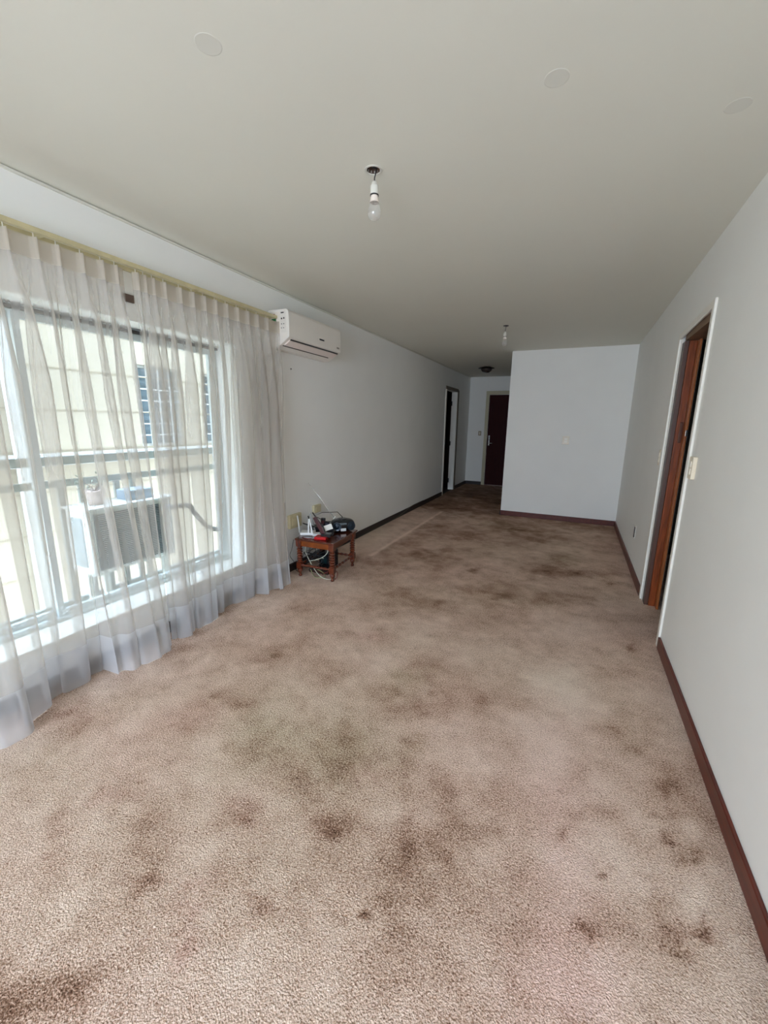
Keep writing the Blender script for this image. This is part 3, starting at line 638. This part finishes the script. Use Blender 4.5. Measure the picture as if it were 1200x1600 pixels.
# ---------------------------------------------------------------- ceiling lamps
clear = glass_mat('bulb_glass', (.97, .97, .97, 1), .11)
for _n in clear.node_tree.nodes:
    if _n.type == 'FRESNEL': _n.inputs[0].default_value = 2.0
    if _n.type == 'BSDF_GLOSSY': _n.inputs['Roughness'].default_value = .07
bak = mat('lampholder_white', srgb(214, 212, 202), .4); blk = mat('black_rubber', srgb(22, 20, 20), .5); rust = mat('junction_box_rust', srgb(92, 72, 60), .7, noise=.3, nscale=60)
wirem = mat('wire_black', srgb(30, 26, 26), .5)
def bulb_lamp(x, y, zs, label, big):
    """zs: z of holder top"""
    t = thing('hanging_bulb', label, 'lamp', (x, y, ZC), 'bare bulbs hanging from the ceiling')
    if big:
        bm = B(); add_lathe(bm, (x-.006, y, ZC), [(.0288, .0), (.0288, .045), (0, .045)], 12, cap=False); jb = obj('junction_box', bm, rust, t, label='open rusty junction box in the ceiling')
        bm = B(); add_lathe(bm, (x-.006, y, ZC), [(.040, -.0004), (.039, -.0022), (.031, -.0026), (.029, .004), (.029, .012)], 14, cap=False); obj('rim', bm, bak, jb)
        bm = B(); add_lathe(bm, (x-.014, y+.004, ZC+.036), [(0, .004), (.014, .003), (.015, -.006), (0, -.008)], 12); obj('metal_strap', bm, mat('galvanised', srgb(150, 146, 140), .45, metal=.5), jb)
        bm = B(); add_tube(bm, spline([(x-.016, y-.01, ZC+.03), (x-.002, y-.014, ZC+.004), (x+.012, y+.002, ZC+.012), (x+.01, y, ZC+.03)], 6), .0045, 8); obj('wire_knot', bm, wirem, t, smooth=True)
    else:
        bm = B(); add_lathe(bm, (x+.004, y, ZC), [(0, .0), (.03, 0), (.026, -.006), (0, -.007)], 14); obj('ceiling_rose', bm, wirem, t, label='small dark ceiling cover')
        bm = B(); add_tube(bm, spline([(x+.0, y, ZC-.006), (x-.03, y, ZC-.012), (x-.035, y, ZC-.04), (x-.02, y, zs+.02)], 6), .0014, 6); obj('loose_wire', bm, bak, t, smooth=True)
    bm = B(); add_tube(bm, spline([(x+.008, y, ZC+.01), (x+.006, y, ZC-.012), (x, y, zs+.012), (x, y, zs-.004)], 5), .0026, 8); obj('cord', bm, wirem, t, smooth=True)
    bm = B(); add_lathe(bm, (x, y, zs), [(0, 0), (.007, -.001), (.0115, -.006), (.013, -.014), (.0175, -.019), (.0182, -.03), (.0182, -.052), (0, -.052)], 24); obj('lampholder', bm, bak, t, smooth=False, bevel=.0006)
    bm = B(); add_lathe(bm, (x, y, zs-.052), [(0, 0), (.0185, 0), (.0185, -.0045), (0, -.0045)], 24); obj('holder_ring', bm, blk, t)
    z = zs-.0565
    bm = B(); add_lathe(bm, (x, y, z), [(0, 0), (.0155, 0), (.016, -.008), (.0195, -.026), (.0, -.026)], 24); bb = obj('bulb_neck', bm, mat('bulb_neck_white', srgb(236, 224, 212), .4), t, smooth=False)
    pr = [(.0192, -.026), (.0225, -.036), (.0262, -.046), (.0288, -.056), (.0298, -.064), (.0290, -.072), (.0262, -.0805), (.0205, -.0880), (.0125, -.0925), (.005, -.0945), (0, -.095)]
    bm = B(); add_lathe(bm, (x, y, z), pr, 28); obj('bulb', bm, clear, t, smooth=True, label='clear bulb glass')
bulb_lamp(-.909, 1.83, 2.424, 'bare bulb on a short cord from an open junction box, nearest the camera', True)
bulb_lamp(-.838, 4.95, 2.408, 'bare bulb hanging further back, in front of the white partition', False)
dm = thing('ceiling_lamp', 'dark bronze dome ceiling lamp in the hallway', 'lamp', (-1.685, 8.2, ZC))
bz = mat('bronze', srgb(46, 36, 30), .3, metal=.8)
bm = B(); add_lathe(bm, (-1.685, 8.2, ZC), [(0, 0), (.08, 0), (.10, -.018), (.148, -.022), (.152, -.030), (.10, -.036), (0, -.036)], 32); obj('lamp_rim', bm, bz, dm, smooth=True)
bm = B(); add_lathe(bm, (-1.685, 8.2, ZC-.034), [(.105, 0), (.10, -.025), (.08, -.05), (.045, -.068), (0, -.074)], 28); obj('lamp_shade', bm, mat('smoked_glass', srgb(58, 50, 46), .12, spec=.8), dm, smooth=True)
for (x, y, lab) in ((-1.087, 1.097, 'faint round plastered patch in the ceiling, leftmost of three'), (-.173, 1.627, 'faint round plastered patch in the ceiling, middle of three'), (.379, 1.992, 'faint round plastered patch in the ceiling, rightmost of three')):
    bm = B(); add_lathe(bm, (x, y, ZC-.0008), [(0, 0), (.036, 0), (.040, .0012), (0, .0012)], 32)
    tag(obj('plaster_patch', bm, mat('patch_grey', srgb(215, 214, 203), .75)), lab, 'patch', 'plaster patches in the ceiling')

# ---------------------------------------------------------------- switches and sockets
cream2 = mat('cream_rocker', srgb(238, 230, 212), .3)
def plate(name, label, cat, c, axis, sgn, wd, ht, dp=.009, rockers=2, m=cream, group=None):
    """axis 0: on a wall whose normal is x*sgn; axis 1: normal y*sgn"""
    t = thing(name, label, cat, c, group); x, y, z = c
    def bb(u0, u1, w0, w1, d0, d1):
        lo, hi = sorted((sgn*d0, sgn*d1))
        return bx(x+lo, x+hi, y+u0, y+u1, z+w0, z+w1) if axis == 0 else bx(x+u0, x+u1, y+lo, y+hi, z+w0, z+w1)
    obj('plate', bb(-wd/2, wd/2, -ht/2, ht/2, 0, dp), m, t, bevel=.0025)
    for i in range(rockers):
        w0 = -ht*.32+i*(ht*.64/rockers); obj('rocker', bb(-wd*.22, wd*.22, w0+.003, w0+ht*.64/rockers-.003, dp-.001, dp+.004), cream2, t, bevel=.001)
    return t
plate('light_switch', 'cream light switch on the right wall beyond the doorway', 'switch', (XR, 3.945, 1.165), 0, -1, .062, .125)
plate('light_switch', 'larger cream light switch on the right wall, on the near side of the doorway', 'switch', (XR, 2.86, 1.178), 0, -1, .078, .125, dp=.02)
plate('light_switch', 'small cream switch in the middle of the white partition', 'switch', (-.149, YP, 1.197), 1, -1, .09, .115, rockers=2)
plate('light_switch', 'cream switch beside the dark red entrance door', 'switch', (-2.085, YE, 1.205), 1, -1, .065, .10, m=mat('switch_tan', srgb(150, 136, 104), .4))
t = thing('wall_outlet', 'recessed outlet low on the right wall near the partition', 'outlet', (XR, 4.69, .375))
obj('plate', bx(XR-.006, XR, 4.65, 4.73, .315, .44), trim_white, t, bevel=.002)
obj('socket', bx(XR-.014, XR-.005, 4.644, 4.664, .325, .43), mat('outlet_dark', srgb(70, 62, 58), .5), t, bevel=.001)
yel = mat('yellowed_plastic', srgb(206, 196, 160), .45)
for (c, wd, ht, lab) in (((XL, 3.10, .485), .18, .13, 'large yellowed junction plate on the wall behind the small table'), ((XL, 3.47, .535), .12, .08, 'smaller yellowed wall box above and behind the routers')):
    t = thing('wall_box', lab, 'wall box', c, 'yellowed boxes on the wall behind the table')
    x, y, z = c; obj('plate', bx(x, x+.03, y-wd/2, y+wd/2, z-ht/2, z+ht/2), yel, t, bevel=.004)
    obj('cover', bx(x+.03, x+.036, y-wd*.35, y+wd*.35, z-ht*.3, z+ht*.3), yel, t, bevel=.003)

# ---------------------------------------------------------------- small table with turned legs
twood = mat('table_wood', srgb(84, 34, 16), .22, noise=.4, nscale=16, stretch=(6, 1, 6), coat=.5)
twood2 = mat('table_wood_turned', srgb(94, 40, 20), .25, noise=.3, nscale=30, coat=.5)
TT = .365
tb = thing('side_table', 'small glossy brown wooden table with turned legs beside the curtain', 'table', (-2.05, 3.2, 0))
bm = B(); cs = [(-2.245, 2.942), (-1.84, 2.952), (-1.885, 3.485), (-2.29, 3.475)]
lo = [bm.verts.new((x, y, TT-.018)) for x, y in cs]; hi = [bm.verts.new((x, y, TT)) for x, y in cs]
bm.faces.new(lo[::-1]); bm.faces.new(hi)
for i in range(4): bm.faces.new((lo[i], lo[(i+1) % 4], hi[(i+1) % 4], hi[i]))
obj('tabletop', bm, twood, tb, bevel=.005)
LG = [(-2.215, 2.975), (-1.872, 2.985), (-1.915, 3.43), (-2.255, 3.42)]
rot = math.atan2(3.43-2.985, -1.915+1.872)-math.pi/2; cR, sR = math.cos(rot), math.sin(rot)
ex, ey = Vector((cR, sR, 0)), Vector((-sR, cR, 0))
lp = [(0, 0), (.0105, 0), (.014, .006), (.0135, .014), (.010, .022), (.011, .032), (.016, .045), (.019, .058), (.0175, .066), (.021, .070), (.021, .076), (.017, .08)]
lp2 = [(.017, .135), (.021, .139), (.021, .144), (.015, .150)]
for i, z in enumerate((.152, .176, .2, .224, .248)):
    lp2 += [(.0115, z), (.0195, z+.0055), (.0225, z+.012), (.0195, z+.0185), (.0115, z+.0235)]
lp2 += [(.019, .277), (.021, .284), (.017, .29)]
lp = [(r*1.22, z) for r, z in lp]; lp2 = [(r*1.22, z) for r, z in lp2]
for (x, y) in LG:
    bm = B(); add_lathe(bm, (x, y, 0), lp, 20); add_lathe(bm, (x, y, 0), lp2, 20)
    add_obox(bm, (x, y, .1075), ex*.024, ey*.024, (0, 0, .0285)); add_obox(bm, (x, y, .318), ex*.0245, ey*.0245, (0, 0, .029))
    obj('leg', bm, twood2, tb, bevel=.0015)
for a, b_ in ((0, 1), (1, 2), (2, 3), (3, 0)):
    A, Bp = Vector((*LG[a], .318)), Vector((*LG[b_], .318)); d = (Bp-A); L_ = d.length; d.normalize(); s = d.cross(Vector((0, 0, 1)))
    bm = B(); add_obox(bm, (A+Bp)/2, d*(L_/2-.02), s*.009, (0, 0, .027)); obj('apron', bm, mat('apron_wood', srgb(132, 64, 16), .25, noise=.3, nscale=14, coat=.5) if a == 0 else twood, tb, bevel=.002)
def turned_bar(A, Bp, r=.0112):
    A, Bp = Vector(A), Vector(Bp); d = Bp-A; L_ = d.length; pr = [(0, 0)]; n = 7
    for i in range(n*6+1):
        s = i/(n*6); pr.append((r*(.72+.5*abs(math.sin(s*n*math.pi))), s*L_))
    pr.append((0, L_)); bm = B(); add_lathe(bm, A, pr, 14, d); return bm
zz = .108
for a, b_ in ((0, 1), (1, 2), (3, 2), (0, 3)): obj('stretcher', turned_bar((*LG[a], zz), (*LG[b_], zz)), twood2, tb, smooth=True)

# things on the table
wp = mat('white_plastic', srgb(232, 232, 230), .35); bp_ = mat('black_gloss_plastic', srgb(18, 18, 22), .25); navy = mat('navy_plastic', srgb(20, 24, 48), .35)
def ant(bm, a, b_, r0_=.006, r1_=.004): add_tube(bm, [a, b_], [r0_, r1_], 8)
rt = thing('wifi_router', 'white router with upright white antennas on the small table', 'router', (-2.225, 3.11, TT))
bm = B(); add_obox(bm, (-2.22, 3.12, TT+.014), (.06, .026, 0), (-.024, .052, 0), (0, 0, .013)); obj('router_body', bm, wp, rt, bevel=.005)
for a, b_ in (((-2.30, 3.10, TT+.01), (-2.315, 3.09, TT+.175)), ((-2.19, 3.085, TT+.01), (-2.195, 3.10, TT+.155)), ((-2.155, 3.10, TT+.01), (-2.19, 3.105, TT+.155)), ((-2.21, 3.22, TT+.01), (-2.25, 3.20, TT+.185))):
    bm = B(); ant(bm, a, b_, .009, .006); obj('antenna', bm, wp if a[1] < 3.2 else mat('grey_plastic', srgb(170, 172, 172), .4), rt, smooth=True)
rb_ = thing('wifi_router', 'black router with tall black antennas behind the white one', 'router', (-2.23, 3.28, TT))
bm = B(); add_obox(bm, (-2.235, 3.285, TT+.022), (.048, .016, 0), (-.018, .05, 0), (0, 0, .022)); obj('router_body', bm, bp_, rb_, bevel=.006)
for a, b_ in (((-2.275, 3.24, TT+.02), (-2.285, 3.22, TT+.15)), ((-2.16, 3.30, TT+.02), (-2.245, 3.235, TT+.185)), ((-2.20, 3.20, TT+.055), (-2.30, 3.15, TT+.09))):
    bm = B(); ant(bm, a, b_, .007, .0055); obj('antenna', bm, bp_, rb_, smooth=True)
md = thing('modem', 'dark navy modem box between the routers and the portable stereo', 'modem', (-2.15, 3.37, TT))
bm = B(); add_obox(bm, (-2.19, 3.39, TT+.032), (.045, .025, 0), (-.018, .04, 0), (0, 0, .032)); obj('modem_body', bm, navy, md, bevel=.008)
bm = B(); add_obox(bm, (-2.19, 3.385, TT+.066), (.03, .016, 0), (-.01, .024, 0), (0, 0, .003)); obj('vent', bm, bp_, md)
wb_ = thing('adapter_box', 'small flat white network box in front of the white router', 'box', (-2.12, 3.13, TT))
bm = B(); add_obox(bm, (-2.115, 3.135, TT+.010), (.045, .03, 0), (-.02, .03, 0), (0, 0, .010)); obj('box_body', bm, wp, wb_, bevel=.003)
bm = B(); add_obox(bm, (-2.10, 3.10, TT+.006), (.006, .004, 0), (-.004, .006, 0), (0, 0, .004)); obj('plug', bm, mat('cream_plug', srgb(222, 206, 170), .4), wb_)
# cordless phone in a red and black base
ph_ = thing('cordless_phone', 'dark cordless phone leaning in a red and black base at the table edge', 'telephone', (-2.01, 3.05, TT))
redp = mat('red_plastic', srgb(190, 18, 24), .3)
bm = B(); add_obox(bm, (-2.015, 3.035, TT+.014), (.055, .012, 0), (-.012, .045, 0), (0, 0, .013)); obj('phone_base', bm, redp, ph_, bevel=.006, label='red base')
bm = B(); add_obox(bm, (-2.011, 2.995, TT+.006), (.045, .010, 0), (-.001, .004, 0), (0, 0, .004)); obj('base_trim', bm, wp, ph_, bevel=.001, label='white trim line')
bm = B(); add_obox(bm, (-1.985, 3.075, TT+.034), (.045, .012, 0), (-.012, .04, 0), (0, 0, .016)); obj('cradle', bm, bp_, ph_, bevel=.006)
hs = mat('handset_brown', srgb(72, 30, 34), .3)
bm = B(); add_obox(bm, (-2.045, 3.05, TT+.115), (-.042, -.01, .08), (.016, .004, .008), (-.004, .011, .0)); hd = obj('handset', bm, hs, ph_, bevel=.006, label='dark reddish handset')
bm = B(); add_obox(bm, (-2.062, 3.038, TT+.14), (-.014, -.003, .026), (.011, .003, .006), (-.001, .0015, .0)); obj('screen', bm, bp_, hd)
p2 = thing('remote_handset', 'small black handset with a curved top standing behind the cordless phone', 'telephone', (-2.08, 3.17, TT))
bm = B(); add_obox(bm, (-2.08, 3.17, TT+.012), (.03, .01, 0), (-.01, .03, 0), (0, 0, .012)); obj('stand', bm, bp_, p2, bevel=.004)
bm = B(); add_obox(bm, (-2.085, 3.17, TT+.09), (.003, .003, .072), (.02, .008, 0), (-.005, .011, 0)); hd = obj('handset', bm, bp_, p2, bevel=.007)
bm = B(); add_obox(bm, (-2.078, 3.157, TT+.125), (.002, .001, .015), (.012, .005, 0), (.0005, -.0015, 0)); obj('screen', bm, hs, hd)
tag(obj('paper_card', (lambda bm: (add_obox(bm, (-2.01, 3.145, TT+.085), (.030, .018, .012), (-.012, .004, .022), (.001, -.0015, .0008)), bm)[1])(B()), mat('paper', srgb(232, 230, 222), .7)), 'small white card leaning against the dark electronics, left of the stereo', 'card')
bm = B(); add_obox(bm, (-2.02, 3.19, TT+.034), (.03, .018, 0), (-.015, .025, 0), (0, 0, .034)); tag(obj('power_adapter', bm, bp_, bevel=.006), 'black power adapter block under the white card', 'adapter')
# portable stereo
f_ = Vector((.70, -.71, 0)).normalized(); s_ = Vector((.71, .70, 0)).normalized(); cst = Vector((-2.000, 3.385, TT))
rd = thing('portable_stereo', 'rounded black portable stereo with a raised silver antenna on the table', 'stereo', tuple(cst))
bm = B(); bmesh.ops.create_uvsphere(bm, u_segments=36, v_segments=20, radius=1)
for v in bm.verts:
    x, y, z = v.co; k = lambda q, e: math.copysign(abs(q)**e, q)
    p = cst+s_*(k(x, .75)*.118)+f_*(k(y, .8)*.082)+Vector((0, 0, max(.062+k(z, .75)*.064, .0025))); v.co = p
dk = mat('stereo_black', srgb(16, 19, 24), .22, coat=.4); teal = mat('stereo_speaker_teal', srgb(18, 40, 54), .3, metal=.3, coat=.5)
body = obj('body', bm, dk, rd, smooth=True)
for sg in (-1, 1):
    c = cst+s_*(.068*sg)+f_*.060+Vector((0, 0, .058)); ax = (f_+s_*.35*sg).normalized()
    bm = B(); add_lathe(bm, c, [(0, .016), (.012, .02), (.014, .016), (.035, .013), (.040, .018), (.043, .012), (.043, -.01), (0, -.01)], 26, ax); obj('speaker', bm, teal, rd, smooth=True)
c = cst+f_*.083+Vector((0, 0, .030)); bm = B(); add_obox(bm, c-s_*.012, s_*.026, f_*.003, (0, 0, .013)); obj('front_sticker', bm, mat('sticker_plain', srgb(214, 220, 220), .5), rd, label='white sticker on the front')
c = cst+f_*.0765+Vector((0, 0, .085)); bm = B(); add_obox(bm, c-s_*.01, s_*.032, f_*.004, (0, 0, .010)); obj('display_panel', bm, mat('silver_grey', srgb(120, 134, 140), .25, metal=.6), rd, bevel=.003)
c = cst+Vector((0, 0, .124)); bm = B(); add_lathe(bm, c, [(0, .004), (.03, .004), (.045, .001), (.05, -.004), (0, -.006)], 26); obj('disc_lid', bm, dk, rd, smooth=True)
bm = B(); add_tube(bm, [(-2.075, 3.33, TT+.06), (-2.19, 3.19, TT+.165), (-2.15, 3.26, TT+.19), (-2.035, 3.35, TT+.19), (-2.02, 3.43, TT+.12)], .0035, 8); obj('carry_handle', bm, bp_, rd, smooth=False)
bm = B(); add_tube(bm, [(-2.085, 3.395, TT+.10), (-2.13, 3.365, TT+.175), (-2.19, 3.33, TT+.285), (-2.30, 3.26, TT+.464)], [.0045, .004, .003, .002], 8); an = obj('antenna', bm, mat('antenna_silver', srgb(225, 225, 215), .25, metal=.5), rd, smooth=True)
bm = B(); add_lathe(bm, (-2.30, 3.26, TT+.464), [(0, -.004), (.004, -.002), (.004, .003), (0, .005)], 10); obj('antenna_tip', bm, chrome, an)
bm = B(); add_tube(bm, [(-2.085, 3.395, TT+.13), (-2.12, 3.34, TT+.06)], .005, 8); obj('antenna_base', bm, mat('antenna_white', srgb(226, 226, 216), .35), rd)
# cables
def cable(label, P, r, m, name='cable', n=8, group='loose cables around the table'):
    bm = B(); add_tube(bm, spline(P, n), r, 6); o = obj(name, bm, m, smooth=True); tag(o, label, 'cable', group); return o
wc = mat('cable_white', srgb(214, 216, 196), .5); bc = mat('cable_black', srgb(24, 22, 22), .5); rc = mat('cable_red', srgb(120, 28, 30), .5)
rs = random.Random(11)
cable('white cable looping down under the table and back up', [(-2.13, 3.06, .30), (-2.03, 3.08, .29), (-1.99, 3.10, .24), (-2.03, 3.09, .18), (-2.11, 3.07, .14), (-2.17, 3.05, .13)], .0035, wc)
cable('white cable hanging from the back of the table to the floor', [(-2.20, 3.10, .33), (-2.17, 3.02, .30), (-2.19, 3.03, .22), (-2.13, 3.04, .10), (-2.05, 3.02, .03), (-1.97, 3.0, .006), (-1.90, 3.02, .005), (-1.87, 3.06, .02)], .003, wc)
cable('pale green cable lying in loops on the carpet below the table', [(-2.16, 3.06, .05), (-2.11, 3.03, .006), (-2.04, 2.99, .006), (-1.98, 3.03, .012), (-2.03, 3.07, .03), (-2.1, 3.075, .05)], .003, mat('cable_green', srgb(150, 156, 104), .5))
cable('red cable lying across the front of the tabletop', [(-2.2, 3.0, TT+.004), (-2.14, 2.975, TT+.004), (-2.08, 2.99, TT+.004), (-2.02, 2.965, TT+.004), (-1.94, 2.962, TT+.004)], .003, rc)
cable('black cable curling over the front corner of the tabletop', [(-2.12, 3.05, TT+.004), (-2.16, 3.0, TT+.015), (-2.2, 2.96, TT+.005), (-2.20, 2.932, TT-.012), (-2.185, 2.928, .31), (-2.165, 2.935, .25)], .0025, bc)
cable('red and black cable lying on the carpet at the foot of the front leg', [(-2.02, 3.04, .02), (-1.95, 3.06, .06), (-1.88, 3.05, .08), (-1.845, 3.03, .06), (-1.85, 3.0, .02), (-1.9, 3.06, .006)], .003, rc)
cable('black cable hanging between the curtain and the table', [(-2.30, 3.0, .33), (-2.27, 2.93, .26), (-2.285, 2.92, .2), (-2.25, 2.93, .14), (-2.29, 2.95, .1), (-2.26, 3.0, .02)], .0025, bc)
tangle = B(); 
for i in range(7):
    P = [(rs.uniform(-2.24, -2.06), rs.uniform(3.03, 3.18), z) for z in (.33, .26, .2, .15, .2, .1, .03)]
    add_tube(tangle, spline(P, 6), .0028, 6)
tag(obj('cable_tangle', tangle, bc, smooth=True), 'dense tangle of black cables hanging under the tabletop', 'cable', kind='stuff')
ups = thing('power_supply', 'black power supply box on the carpet under the table', 'power supply', (-2.12, 3.32, 0))
bm = B(); add_box(bm, -2.17, -2.06, 3.22, 3.40, 0.002, .17); obj('box_body', bm, bp_, ups, bevel=.008)
bm = B(); add_box(bm, -2.15, -2.08, 3.214, 3.222, .06, .14); obj('front_panel', bm, mat('dark_teal', srgb(14, 48, 52), .3), ups, bevel=.003)
bm = B(); add_box(bm, -2.13, -2.11, 3.209, 3.216, .11, .118); obj('indicator', bm, wc, ups)
ps = thing('power_strip', 'brown power strip lying on the carpet below the table', 'power strip', (-2.1, 3.1, 0))
bm = B(); add_box(bm, -2.2, -1.99, 3.09, 3.14, .002, .035); obj('strip_body', bm, mat('strip_brown', srgb(62, 38, 30), .4), ps, bevel=.004)
for i in range(3):
    bm = B(); add_lathe(bm, (-2.17+.07*i, 3.115, .035), [(0, 0), (.017, 0), (.017, .002), (0, .002)], 16); obj('socket', bm, bp_, ps)
cable('thin grey cable running along the foot of the left baseboard', [(-2.24, 3.42, .006), (-2.345, 3.6, .006), (-2.345, 4.3, .006), (-2.35, 5.1, .006), (-2.347, 5.5, .012), (-2.352, 5.9, .045), (-2.358, 6.25, .082), (-2.358, 6.8, .082)], .004, mat('cable_grey', srgb(120, 116, 104), .6), group=None)
